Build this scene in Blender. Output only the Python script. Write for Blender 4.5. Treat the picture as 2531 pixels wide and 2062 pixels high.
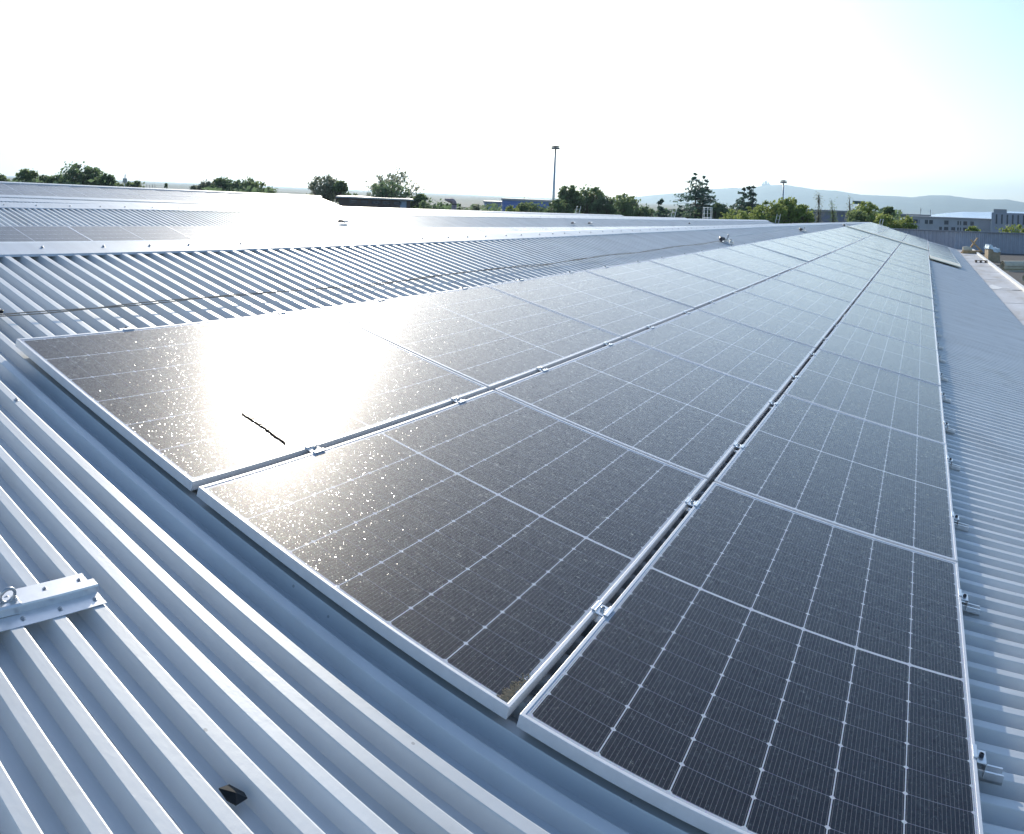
import bpy, bmesh, math, random
from mathutils import Vector, Matrix, noise
random.seed(7)
S = bpy.context.scene
for o in list(bpy.data.objects): bpy.data.objects.remove(o)
COL = S.collection
R = math.radians

# ------------------------------------------------------------------ camera
# The photograph is a crop of a level panorama sweep (cylindrical projection).
W0, H0 = 2531.0, 2062.0
F, YAW, ROLL, PY = 2192.0, R(-26.69), R(2.42), 484.1
CAM = Vector((3.153, -1.943, 0.682))
fw = Vector((math.sin(YAW), math.cos(YAW), 0))
rt0 = Vector((math.cos(YAW), -math.sin(YAW), 0)); up0 = rt0.cross(fw)
rt = rt0*math.cos(ROLL) + up0*math.sin(ROLL)
up = up0*math.cos(ROLL) - rt0*math.sin(ROLL)
cd = bpy.data.cameras.new('camera'); cam = bpy.data.objects.new('camera', cd); COL.objects.link(cam)
m = Matrix((rt, up, -fw)).transposed().to_4x4(); m.translation = CAM
cam.matrix_world = m
cd.type = 'PANO'; cd.panorama_type = 'CENTRAL_CYLINDRICAL'
cd.central_cylindrical_range_u_min = -W0/2/F
cd.central_cylindrical_range_u_max = W0/2/F
cd.central_cylindrical_range_v_max = PY/F
cd.central_cylindrical_range_v_min = -(H0-PY)/F
cd.central_cylindrical_radius = 1.0
cd.clip_start = .05; cd.clip_end = 60000
S.camera = cam
S.render.engine = 'CYCLES'
S.cycles.use_denoising = True
S.cycles.max_bounces = 6; S.cycles.volume_bounces = 0

# ------------------------------------------------------------------ world, sun, exposure
SUN_AZ, SUN_EL = R(-33.5), R(24.0)          # azimuth clockwise from +Y
wd = bpy.data.worlds.new('World'); S.world = wd; wd.use_nodes = True
nt = wd.node_tree; nt.nodes.clear()
sky = nt.nodes.new('ShaderNodeTexSky'); sky.sky_type = 'NISHITA'; sky.sun_disc = False
sky.sun_elevation = SUN_EL; sky.sun_rotation = SUN_AZ
sky.air_density = 1.0; sky.dust_density = 1.0; sky.ozone_density = 1.2; sky.altitude = 250
bg = nt.nodes.new('ShaderNodeBackground'); bg.inputs[1].default_value = .12
wo = nt.nodes.new('ShaderNodeOutputWorld')
tint = nt.nodes.new('ShaderNodeMix'); tint.data_type = 'RGBA'; tint.blend_type = 'MULTIPLY'; tint.inputs[0].default_value = 1
tint.inputs[7].default_value = (.89, .98, 1.07, 1)
nt.links.new(sky.outputs[0], tint.inputs[6]); nt.links.new(tint.outputs[2], bg.inputs[0]); nt.links.new(bg.outputs[0], wo.inputs[0])
ld = bpy.data.lights.new('sun', 'SUN'); ld.energy = 3.1; ld.angle = R(.53); ld.color = (1, .92, .77)
sun = bpy.data.objects.new('sun', ld); COL.objects.link(sun)
sv = Vector((math.sin(SUN_AZ)*math.cos(SUN_EL), math.cos(SUN_AZ)*math.cos(SUN_EL), math.sin(SUN_EL)))
sun.rotation_euler = sv.to_track_quat('Z', 'Y').to_euler(); sun.location = (0, 0, 60)
S.view_settings.view_transform = 'Standard'; S.view_settings.look = 'None'
S.view_settings.gamma = 1; S.view_settings.use_curve_mapping = False
S.view_settings.exposure = 0.58

# ------------------------------------------------------------------ helpers
def ray(px, py):
    th = (px-W0/2)/F; v = (PY-py)/F
    d = fw*math.cos(th) + rt*math.sin(th) + up*v
    return d/math.hypot(d.x, d.y)
def at(px, py, dist): return CAM + ray(px, py)*dist
def az_at(px, dist, z):
    p = at(px, 500, dist); p.z = z; return p

class MB:
    def __init__(s): s.bm = bmesh.new()
    def face(s, pts):
        vs = [s.bm.verts.new(p) for p in pts]; return s.bm.faces.new(vs)
    def box(s, a, b, M=None):
        x0, y0, z0 = a; x1, y1, z1 = b
        c = [(x0,y0,z0),(x1,y0,z0),(x1,y1,z0),(x0,y1,z0),(x0,y0,z1),(x1,y0,z1),(x1,y1,z1),(x0,y1,z1)]
        if M: c = [M @ Vector(p) for p in c]
        v = [s.bm.verts.new(p) for p in c]
        for f in ((0,3,2,1),(4,5,6,7),(0,1,5,4),(1,2,6,5),(2,3,7,6),(3,0,4,7)): s.bm.faces.new([v[i] for i in f])
    def tube(s, pts, r, n=8, caps=True):
        pts = [Vector(p) for p in pts]; rs = r if isinstance(r, (list, tuple)) else [r]*len(pts)
        rings = []
        for i, p in enumerate(pts):
            t = (pts[min(i+1, len(pts)-1)]-pts[max(i-1, 0)]).normalized()
            a = t.cross(Vector((0,0,1)) if abs(t.z) < .95 else Vector((1,0,0))).normalized(); b = t.cross(a)
            rings.append([s.bm.verts.new(p+(a*math.cos(k*2*math.pi/n)+b*math.sin(k*2*math.pi/n))*rs[i]) for k in range(n)])
        for i in range(len(rings)-1):
            for k in range(n):
                f = s.bm.faces.new((rings[i][k], rings[i][(k+1)%n], rings[i+1][(k+1)%n], rings[i+1][k])); f.smooth = n > 6
        if caps:
            s.bm.faces.new(rings[0]); s.bm.faces.new(list(reversed(rings[-1])))
    def lathe(s, prof, M=None, n=24):
        rings = []
        for r_, z in prof:
            ring = []
            for k in range(n):
                p = Vector((r_*math.cos(k*2*math.pi/n), r_*math.sin(k*2*math.pi/n), z))
                ring.append(s.bm.verts.new(M @ p if M else p))
            rings.append(ring)
        for i in range(len(rings)-1):
            for k in range(n): s.bm.faces.new((rings[i][k], rings[i][(k+1)%n], rings[i+1][(k+1)%n], rings[i+1][k]))
        s.bm.faces.new(list(reversed(rings[0]))); s.bm.faces.new(rings[-1])
    def prism(s, prof, y0, y1, M=None):
        a = [Vector((x, y0, z)) for x, z in prof]; b = [Vector((x, y1, z)) for x, z in prof]
        if M: a = [M @ p for p in a]; b = [M @ p for p in b]
        va = [s.bm.verts.new(p) for p in a]; vb = [s.bm.verts.new(p) for p in b]; n = len(prof)
        for k in range(n): s.bm.faces.new((va[k], va[(k+1)%n], vb[(k+1)%n], vb[k]))
        s.bm.faces.new(list(reversed(va))); s.bm.faces.new(vb)
    def build(s, name, mat, parent=None, normals=True, bevel=0):
        if normals: bmesh.ops.recalc_face_normals(s.bm, faces=s.bm.faces)
        me = bpy.data.meshes.new(name); s.bm.to_mesh(me); s.bm.free()
        if mat: me.materials.append(mat)
        o = bpy.data.objects.new(name, me); COL.objects.link(o)
        if parent: o.parent = parent
        if bevel:
            b = o.modifiers.new('b', 'BEVEL'); b.width = bevel; b.segments = 2; b.limit_method = 'ANGLE'
        return o
def tag(o, label=None, cat=None, group=None, kind=None):
    for k, v in (('label', label), ('category', cat), ('group', group), ('kind', kind)):
        if v: o[k] = v
    return o
def empty(name, loc=(0,0,0), rz=0):
    o = bpy.data.objects.new(name, None); COL.objects.link(o); o.location = loc; o.rotation_euler = (0,0,rz); o.empty_display_size = .1
    return o
KIDS = {}
def kids(o): return [c for c in bpy.data.objects if c.parent == o]
def make_tree_list(o): return [(c, [(g, []) for g in kids(c)]) for c in kids(o)]
def copy_thing(o, lst):
    c = o.copy(); COL.objects.link(c)
    def rec(l, par):
        for ch, sub in l:
            d = ch.copy(); COL.objects.link(d); d.parent = par; rec(sub, d)
    rec(lst, c)
    return c
ORD = ('first second third fourth fifth sixth seventh eighth ninth tenth eleventh twelfth thirteenth fourteenth fifteenth sixteenth '
       'seventeenth eighteenth nineteenth twentieth').split()
def ordw(i):
    if i < 20: return ORD[i]
    t = {2: 'twenty', 3: 'thirty', 4: 'forty', 5: 'fifty', 6: 'sixty'}[(i+1)//10]
    if (i+1) % 10 == 0: return {2: 'twentieth', 3: 'thirtieth', 4: 'fortieth', 5: 'fiftieth', 6: 'sixtieth'}[(i+1)//10]
    return t + '-' + ORD[(i+1) % 10-1]

# ------------------------------------------------------------------ materials
def mat(name):
    m = bpy.data.materials.new(name); m.use_nodes = True
    return m, m.node_tree, m.node_tree.nodes['Principled BSDF']
class G:
    def __init__(s, t): s.t = t
    def n(s, typ, **k):
        x = s.t.nodes.new(typ)
        for a, b in k.items(): setattr(x, a, b)
        return x
    def L(s, a, b): s.t.links.new(a, b)
    def val(s, x, inp):
        if isinstance(x, (int, float)): inp.default_value = x
        else: s.L(x, inp)
    def m(s, op, a, b=0, c=None):
        x = s.n('ShaderNodeMath', operation=op); s.val(a, x.inputs[0]); s.val(b, x.inputs[1])
        if c is not None: s.val(c, x.inputs[2])
        return x.outputs[0]
    def mix(s, f, a, b):
        x = s.n('ShaderNodeMix', data_type='RGBA'); s.val(f, x.inputs[0])
        for v, i in ((a, 6), (b, 7)):
            if isinstance(v, tuple): x.inputs[i].default_value = (*v, 1)
            else: s.L(v, x.inputs[i])
        return x.outputs[2]
    def noise(s, scale, detail=3, rough=.55, vec=None, dist=0):
        x = s.n('ShaderNodeTexNoise'); x.inputs['Scale'].default_value = scale; x.inputs['Detail'].default_value = detail
        x.inputs['Roughness'].default_value = rough; x.inputs['Distortion'].default_value = dist
        if vec is not None: s.L(vec, x.inputs['Vector'])
        return x.outputs[0]
    def ramp(s, f, pts):
        x = s.n('ShaderNodeValToRGB'); s.L(f, x.inputs[0]); e = x.color_ramp.elements
        while len(e) < len(pts): e.new(.5)
        for el, (p, c) in zip(e, pts): el.position = p; el.color = (*c, 1)
        return x.outputs[0]
    def bump(s, h, strength=.3, dist=.01):
        x = s.n('ShaderNodeBump'); x.inputs['Strength'].default_value = strength; x.inputs['Distance'].default_value = dist
        s.L(h, x.inputs['Height']); return x.outputs[0]
    def obj(s, which='Object'): return s.n('ShaderNodeTexCoord').outputs[which]
def simple(name, col, rough=.5, metal=0, var=.12, scale=8, bump=0, spec=.5):
    m, t, b = mat(name); g = G(t)
    n = g.noise(scale, 5, .6, g.obj())
    c0 = tuple(max(0, c*(1-var)) for c in col); c1 = tuple(min(1, c*(1+var)) for c in col)
    g.L(g.ramp(n, ((.3, c0), (.7, c1))), b.inputs['Base Color'])
    b.inputs['Roughness'].default_value = rough; b.inputs['Metallic'].default_value = metal
    b.inputs['Specular IOR Level'].default_value = spec
    if bump: g.L(g.bump(n, bump, .01), b.inputs['Normal'])
    return m

def roof_material(name, col):
    m, t, b = mat(name); g = G(t); co = g.obj()
    mp = g.n('ShaderNodeMapping'); mp.inputs['Scale'].default_value = (.35, 5, 1); g.L(co, mp.inputs[0])
    streak = g.noise(1.6, 5, .6, mp.outputs[0]); blot = g.noise(2.3, 6, .6, co); fine = g.noise(60, 3, .6, co)
    c = g.ramp(streak, ((.25, tuple(x*.86 for x in col)), (.75, tuple(min(1, x*1.08) for x in col))))
    dirt = g.m('MULTIPLY', g.m('SUBTRACT', blot, .52, ), 1.6); dirt = g.m('MAXIMUM', g.m('MINIMUM', dirt, .28), 0)
    c = g.mix(dirt, c, (col[0]*.62, col[1]*.60, col[2]*.56))
    vo = g.n('ShaderNodeTexVoronoi'); vo.inputs['Scale'].default_value = 7; g.L(co, vo.inputs['Vector'])
    spot = g.m('LESS_THAN', vo.outputs['Distance'], .035)
    c = g.mix(g.m('MULTIPLY', spot, .45), c, (.12, .12, .12))
    g.L(c, b.inputs['Base Color'])
    g.L(g.m('ADD', g.m('MULTIPLY', blot, .20), .33), b.inputs['Roughness'])
    b.inputs['Metallic'].default_value = .12
    g.L(g.bump(g.m('ADD', fine, g.m('MULTIPLY', blot, 2.5)), .10, .004), b.inputs['Normal'])
    return m
M_ROOF = roof_material('painted_steel_sheet', (.68, .70, .71))
M_FLASH = roof_material('ridge_flashing_paint', (.60, .64, .68))
M_ALU = simple('aluminium', (.80, .80, .80), .32, .85, .05, 30)
M_FRAME = simple('anodised_frame', (.78, .78, .79), .42, .2, .05, 25)
M_STEEL = simple('galvanised_steel', (.50, .51, .52), .35, .8, .15, 40)
M_DARKST = simple('dark_fastener', (.06, .06, .07), .45, .6, .2, 60)
M_ROPE = simple('rope_fibre', (.36, .31, .26), .9, 0, .35, 220, .4)
M_BLACK = simple('black_plastic', (.012, .013, .013), .30, 0, .3, 30, spec=.3)
M_WOOD = simple('timber', (.50, .33, .17), .75, 0, .3, 9, .3)
M_TWIG = simple('twig_bark', (.10, .065, .045), 1, 0, .4, 60, 0, spec=0)
M_DIRT = simple('dried_dirt', (.40, .31, .20), .95, 0, .3, 60, .6)
M_MEMB = None
def membrane():
    m, t, b = mat('roofing_membrane'); g = G(t); co = g.obj()
    mp = g.n('ShaderNodeMapping'); mp.inputs['Scale'].default_value = (1.2, .35, 1); g.L(co, mp.inputs[0])
    n = g.noise(1.3, 7, .62, mp.outputs[0]); n2 = g.noise(14, 5, .65, co)
    c = g.ramp(n, ((.3, (.40, .36, .31)), (.48, (.56, .56, .57)), (.7, (.66, .67, .70))))
    c = g.mix(g.m('MULTIPLY', n2, .25), c, (.42, .41, .40))
    g.L(c, b.inputs['Base Color']); b.inputs['Roughness'].default_value = .7
    g.L(g.bump(n2, .25, .01), b.inputs['Normal']); return m
M_MEMB = membrane()
M_WHITE = simple('white_upstand_paint', (.80, .79, .76), .6, 0, .06, 6)
M_GRAVELR = simple('bituminous_felt', (.085, .082, .080), .95, 0, .5, 25, .6)
M_WALL = simple('grey_cladding', (.38, .40, .46), .5, .1, .08, 3)
M_FELT = simple('beige_felt', (.62, .56, .43), .9, 0, .15, 7, .4)
M_CREAM = simple('cream_fibreglass', (.90, .84, .66), .5, 0, .06, 5)

def glass_material():
    m, t, b = mat('solar_cell_laminate'); g = G(t); co = g.obj(); sep = g.n('ShaderNodeSeparateXYZ'); g.L(co, sep.inputs[0])
    x, y = sep.outputs[0], sep.outputs[1]
    Wg, Lg = PW, PL; cx = (Wg-2*.020)/6; half = (Lg-2*.022-.012)/2; cy = half/9
    u = g.m('DIVIDE', g.m('SUBTRACT', x, .020), cx)                 # column coordinate
    ys = g.m('SUBTRACT', g.m('ABSOLUTE', g.m('SUBTRACT', y, Lg/2)), .006)   # distance from the middle bar
    v = g.m('DIVIDE', ys, cy)
    du = g.m('MULTIPLY', g.m('ABSOLUTE', g.m('SUBTRACT', u, g.m('ROUND', u))), cx)   # metres to column gap
    dv = g.m('MULTIPLY', g.m('ABSOLUTE', g.m('SUBTRACT', v, g.m('ROUND', v))), cy)
    col = g.m('LESS_THAN', du, .0017)
    row = g.m('LESS_THAN', dv, .0011)
    dia = g.m('MULTIPLY', g.m('LESS_THAN', g.m('ADD', du, dv), .0085), g.m('LESS_THAN', g.m('ABSOLUTE', g.m('SUBTRACT', v, g.m('ROUND', v))), .4))
    mid = g.m('LESS_THAN', ys, .0)
    brd = g.m('MAXIMUM', g.m('GREATER_THAN', g.m('ABSOLUTE', g.m('SUBTRACT', y, Lg/2)), Lg/2-.021), g.m('GREATER_THAN', g.m('ABSOLUTE', g.m('SUBTRACT', x, Wg/2)), Wg/2-.0175))
    bu = g.m('MULTIPLY', u, 16); db = g.m('MULTIPLY', g.m('ABSOLUTE', g.m('SUBTRACT', g.m('SUBTRACT', bu, .5), g.m('ROUND', g.m('SUBTRACT', bu, .5)))), cx/16)
    bus = g.m('LESS_THAN', db, .00062)
    rnd = g.n('ShaderNodeObjectInfo').outputs['Random']
    cid = g.n('ShaderNodeCombineXYZ'); g.L(g.m('FLOOR', u), cid.inputs[0]); g.L(g.m('FLOOR', g.m('DIVIDE', y, cy)), cid.inputs[1]); g.L(g.m('MULTIPLY', rnd, 50), cid.inputs[2])
    wn = g.n('ShaderNodeTexWhiteNoise'); g.L(cid.outputs[0], wn.inputs['Vector'])
    cell = g.mix(wn.outputs['Value'], (.003, .0045, .010), (.006, .0065, .010))
    c = g.mix(bus, cell, (.15, .14, .14))
    c = g.mix(row, c, (.16, .17, .21))
    line = g.m('MAXIMUM', g.m('MAXIMUM', col, mid), g.m('MAXIMUM', dia, brd))
    c = g.mix(line, c, (.58, .61, .64))
    # thin uneven dust film
    off = g.n('ShaderNodeVectorMath', operation='ADD'); g.L(co, off.inputs[0])
    c3 = g.n('ShaderNodeCombineXYZ'); g.L(g.m('MULTIPLY', rnd, 37), c3.inputs[0]); g.L(g.m('MULTIPLY', rnd, 91), c3.inputs[1]); g.L(c3.outputs[0], off.inputs[1])
    du1 = g.noise(2.2, 6, .65, off.outputs[0])
    dust = g.m('ADD', g.m('MULTIPLY', du1, .007), .0005)
    c = g.mix(dust, c, (.45, .42, .38))
    g.L(c, b.inputs['Base Color'])
    # textured solar glass: millimetre facets that sparkle in the sun
    vo = g.n('ShaderNodeTexVoronoi', feature='F1'); vo.inputs['Scale'].default_value = 380; g.L(off.outputs[0], vo.inputs['Vector'])
    vo2 = g.n('ShaderNodeTexVoronoi', feature='F1'); vo2.inputs['Scale'].default_value = 90; g.L(off.outputs[0], vo2.inputs['Vector'])
    MAG = []
    def centred(vor, k, share):
        sp = g.n('ShaderNodeSeparateColor'); g.L(vor.outputs['Color'], sp.inputs[0])
        mag = g.m('POWER', sp.outputs[2], share); MAG.append(mag)
        a = g.n('ShaderNodeCombineXYZ'); g.L(g.m('SUBTRACT', sp.outputs[0], .5), a.inputs[0]); g.L(g.m('SUBTRACT', sp.outputs[1], .5), a.inputs[1])
        s_ = g.n('ShaderNodeVectorMath', operation='SCALE'); g.L(a.outputs[0], s_.inputs[0]); g.L(g.m('MULTIPLY', mag, k), s_.inputs['Scale']); return s_.outputs[0]
    add = g.n('ShaderNodeVectorMath', operation='ADD'); g.L(centred(vo, SPARK, 2.4), add.inputs[0]); g.L(centred(vo2, SPARK*.4, 5), add.inputs[1])
    geo = g.n('ShaderNodeNewGeometry')
    add2 = g.n('ShaderNodeVectorMath', operation='ADD'); g.L(add.outputs[0], add2.inputs[0]); g.L(geo.outputs['Normal'], add2.inputs[1])
    nm = g.n('ShaderNodeVectorMath', operation='NORMALIZE'); g.L(add2.outputs[0], nm.inputs[0]); g.L(nm.outputs[0], b.inputs['Coat Normal'])
    g.L(g.mix(g.m('MULTIPLY', MAG[0], .5), (1., 1., 1.), vo.outputs['Color']), b.inputs['Coat Tint'])
    g.L(g.m('ADD', g.m('MULTIPLY', rnd, .03), .34), b.inputs['Roughness']); b.inputs['IOR'].default_value = 1.5
    b.inputs['Specular IOR Level'].default_value = .09
    b.inputs['Coat Weight'].default_value = .78; b.inputs['Coat IOR'].default_value = 1.34
    g.L(g.m('ADD', g.m('MULTIPLY', du1, .05), .075), b.inputs['Coat Roughness'])
    return m
PW, PL, PITCH, GAP = 1.134, 1.963, 1.983, .030
SPARK = .48
M_GLASS = glass_material()

# ------------------------------------------------------------------ roof geometry
TILT = R(14.1); T = math.tan(TILT); CT, ST = math.cos(TILT), math.sin(TILT)
CREST, VALLEY = -.064, -.108            # heights below the plane of the panel tops
RIB = .12
def shift(Y): return 1.35*(max(0, Y)/55)**1.5            # ridge line creeps in towards the far end
def drop(Y): return .010*max(0, Y-8)
def yend(x): return 48.5 + .8*(5-x)
def rib_profile(y0, y1):
    """(y, h) outline of the trapezoidal sheet, h = 0 valley, 1 crest"""
    out = []; k0 = int(math.floor((y0-.15)/RIB)); k1 = int(math.ceil((y1-.15)/RIB))
    for k in range(k0, k1):
        c = .15+k*RIB
        out += [(c-.031, 0), (c-.0208, .92), (c-.0188, 1), (c+.0145, 1), (c+.0188, .972), (c+.0208, .90), (c+.031, 0)]
        if k % 8 == 0: out += [(c+.052, 0), (c+.053, .05)]
    return out
def bay_roof(name, parent, xr, zr, xlow, y0, y1, own=False, rearx=1.3, material=None):
    """one sheet: from the ridge xr (height zr) down to xlow, ribs running down the slope, cut off askew at the far end"""
    mb = MB(); prof = rib_profile(y0, y1)
    us = (0, .12, .3, .6, 1)
    grid = []
    for (y, h) in prof:
        line = []
        for u in us:
            if own:
                xa = xr+shift(y); x = xa+(xlow-xa)*u; z = -T*x
            else:
                xa = xr+shift(y); x = xa+(xlow-xr)*u; z = zr-T*(x-xa)-drop(y)
            z += VALLEY+(CREST-VALLEY)*h if own else (VALLEY-CREST)*(1-h)
            if y > yend(x): line.append(None)
            else: line.append(mb.bm.verts.new((x, y, z)))
        grid.append(line)
    for i in range(len(grid)-1):
        for j in range(len(us)-1):
            q = (grid[i][j], grid[i+1][j], grid[i+1][j+1], grid[i][j+1])
            if None not in q: mb.bm.faces.new((q[0], q[3], q[2], q[1]))
            elif sum(v is None for v in q) == 1: mb.bm.faces.new([v for v in (q[0], q[3], q[2], q[1]) if v is not None])
    return mb.build(name, material or M_ROOF, parent)

factory = tag(empty('factory_building', (0,0,-9)), 'grey ribbed metal shed roof with white ridge flashings carrying the solar panels', 'factory roof')
class OffMB(MB):     # parts of the factory are written in world coordinates; shift into the empty's space
    def build(s, name, mat, parent=None, **k):
        if parent is factory:
            for v in s.bm.verts: v.co.z += 9
        return super().build(name, mat, parent, **k)
MB0 = MB; MB = OffMB
roof1 = bay_roof('roof_sheet', factory, -1.365, 0, 5.03, -6, 56, own=True)
BAYS = [(-9.30, .235), (-17.1, .095), (-24.9, .035)]
for xr, zr in BAYS: bay_roof('roof_sheet', factory, xr, zr, xr+6.3, -6+(abs(xr)-9)*.2, yend(xr)-.1)
# end gables / side walls of the bays so that nothing is see-through
mb = MB()
def ridge_pt(i, Y):
    if i == 0: x = -1.365+shift(Y); return x, -T*x+CREST
    xr, zr = BAYS[i-1]; return xr+shift(Y), zr-drop(Y)
for i in range(4):
    ye = yend(ridge_pt(i, 55+8*i)[0]); xr, zr = ridge_pt(i, ye-.2)
    xs = [xr, xr+6.3 if i else 5.03]
    pts = [(xs[0], yend(xs[0])-.25, zr-.08), (xs[1], yend(xs[1])-.25, (zr-T*(xs[1]-xs[0]) if i else -T*xs[1]+CREST)-.08)]
    mb.face([pts[0], pts[1], (pts[1][0], pts[1][1], -9), (pts[0][0], pts[0][1], -9)])
    # steep rear side of each shed, seen from nowhere but closing the roof
    seg = [-6, 8, 16, 26, 36, 46, ye-.3]
    for a, b in zip(seg, seg[1:]):
        xa, za = ridge_pt(i, a); xb, zb = ridge_pt(i, b)
        mb.face([(xa, a, za-.03), (xb, b, zb-.03), (xb-1.3, b, zb-1.75), (xa-1.3, a, za-1.75)])
mb.build('gable_wall', M_WALL, factory)
# ridge flashings with their screws
def flashing(i, width, seam=2.86):
    mb = MB(); y = -6.0; k = 0
    ymax = yend(ridge_pt(i, 50)[0])
    while y < ymax-.5:
        y1 = min(y+seam, ymax-.3); lift = .0015*(k % 2); n = 3
        for a in range(n):
            ya, yb = y+(y1+.04-y)*a/n, y+(y1+.04-y)*(a+1)/n
            sec = []
            for Y in (ya, yb):
                xr, zr = ridge_pt(i, Y); w = width
                z0 = zr+.006+lift
                sec.append([(xr-.16, Y, z0-.22), (xr-.02, Y, z0+.004), (xr+.02, Y, z0), (xr+w, Y, z0-T*w), (xr+w+.004, Y, z0-T*w-.014), (xr+w, Y, z0-T*w-.016), (xr+w-.004, Y, z0-T*w-.002), (xr, Y, z0-.003)])
            for j in range(7):
                mb.face([sec[0][j], sec[1][j], sec[1][j+1], sec[0][j+1]])
            if a == 0: mb.face([sec[0][j] for j in (2, 3, 6, 7)])
        y = y1; k += 1
    return mb.build('ridge_flashing', M_FLASH, factory)
screw_me = None
def screws(i, parent, off, ys, r=.009):
    global screw_me
    if screw_me is None:
        b = MB0(); b.lathe([(.0, 0), (1.7, 0), (1.7, .15), (.95, .3), (.95, 1.1), (.5, 1.3)], n=8)
        bmesh.ops.recalc_face_normals(b.bm, faces=b.bm.faces)
        screw_me = bpy.data.meshes.new('screw'); b.bm.to_mesh(screw_me); b.bm.free(); screw_me.materials.append(M_STEEL)
    for Y in ys:
        xr, zr = ridge_pt(i, Y)
        o = bpy.data.objects.new('screw', screw_me); COL.objects.link(o); o.parent = parent
        o.location = (xr+off, Y, zr+.0075-T*off+9); o.rotation_euler = (0, TILT, 0); o.scale = (r,)*3
fl = []
for i in range(4): fl.append(flashing(i, .20 if i == 0 else .27))
SP = []
y = .94
stp = [.36, .46, .36, .36, .48]
while y < 45: SP.append(y+random.uniform(-.015, .015)); y += stp[len(SP) % 5] if y < 20 else .6
screws(0, fl[0], .10, SP[:98], .0085)
screws(1, fl[1], .14, [2.2+.62*k+random.uniform(-.05, .05) for k in range(50)], .012)

# ------------------------------------------------------------------ solar panels
def make_panel():
    root = empty('solar_panel')
    w, l, hgt, lip = PW, PL, .033, .011
    mb = MB0()
    # hollow frame: outer wall, top lip, inner lip
    o = [(0,0),(w,0),(w,l),(0,l)]; n = [(lip,lip),(w-lip,lip),(w-lip,l-lip),(lip,l-lip)]
    for k in range(4):
        a, b = o[k], o[(k+1)%4]; c, d = n[(k+1)%4], n[k]
        mb.face([(*a,-hgt),(*b,-hgt),(*b,0),(*a,0)]); mb.face([(*a,0),(*b,0),(*c,0),(*d,0)]); mb.face([(*d,0),(*c,0),(*c,-.004),(*d,-.004)])
        mb.face([(*a,-hgt),(*b,-hgt),(c[0],c[1],-hgt),(d[0],d[1],-hgt)])
    bmesh.ops.remove_doubles(mb.bm, verts=mb.bm.verts, dist=1e-5)
    mb.build('frame', M_FRAME, root, bevel=.0012)
    g_ = MB0(); g_.box((.004, .004, -.0065), (w-.004, l-.004, -.0018)); g_.build('glass', M_GLASS, root)
    bk = MB0(); bk.box((.012, .012, -.012), (w-.012, l-.012, -.008)); bk.box((w*.4, l*.47, -.030), (w*.6, l*.53, -.0125)); bk.build('backsheet', M_FELT, root)
    return root
panel0 = make_panel(); PLIST = make_tree_list(panel0); used = [False]
def put_panel(x, y, z, label, group, dx=0):
    if not used[0]: o = panel0; used[0] = True
    else: o = copy_thing(panel0, PLIST)
    q = 0 if y < 3.5 and x > -5 else 1
    o.location = (x, y, z); o.rotation_euler = (q*random.uniform(-.0012, .0012), TILT+q*random.uniform(-.0045, .0045), 0)
    return tag(o, label, 'solar panel', group)
ROWW = PW+.029
ROWS = [(0, 'upper row'), (1, 'middle row'), (2, 'lower row')]
GRP = 'solar panels laid in rows on the ribbed roof'
for r_, nm in ROWS:
    s = r_*ROWW; x, z = s*CT, -s*ST
    k = 0; y = 0.0
    while True:
        if y+PL > yend(x+1.1)-1.2: break
        put_panel(x, y, z, f'dark solar panel, {ordw(k)} from the near end of the {nm}', GRP)
        y += PITCH; k += 1
        if k == 17: y += .80
s = 3*ROWW; x, z = s*CT, -s*ST
for k in range(8): 
    y = 29.6+k*PITCH
    if y+PL < yend(x+1.1)-1.2: put_panel(x, y, z, f'solar panel, {ordw(k)} from the near end of the short fourth row', GRP)
# cream skylight strips that show between the panels
mb = MB(); 
def strip(x0, x1, y0, y1, h):
    mb.box((x0, y0, -T*x0+h), (x1, y1, -T*x0+h+.03), None)
    for v in list(mb.bm.verts)[-8:]: v.co.z += -T*(v.co.x-x0)
strip(.02, 2*ROWW*CT+PW*CT, 17*PITCH-.01, 17*PITCH+.79, .0)
mb.build('skylight_strip', M_CREAM, factory); mb = MB()
strip(3*ROWW*CT, 3*ROWW*CT+1.08, 27.9, 29.56, -.005)
mb.build('skylight_strip', M_CREAM, factory)

# second bay: the top row and the one below it, seen over the ridge
def bay_point(i, xl, Y, h):     # xl metres from the ridge along x
    xr, zr = BAYS[i]; xr += shift(Y); return Vector((xr+xl, Y, zr-T*xl-drop(Y)-CREST+h))
for r_ in range(2):
    for k in range(24):
        y = -.2+.98*2*k+.0
        p = bay_point(0, 1.38+r_*ROWW*CT, y, 0)
        if y+PL > yend(p.x+1)-1: break
        o = put_panel(p.x, y, p.z, f'pale panel beyond the first ridge, {ordw(k)} from the left, {"top" if r_ == 0 else "second"} row', 'solar panels on the second roof bay')
        o.rotation_euler = (-math.atan(drop(y+2)/2-drop(y)/2), TILT, math.atan((shift(y)-shift(y+2))/2))
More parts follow.
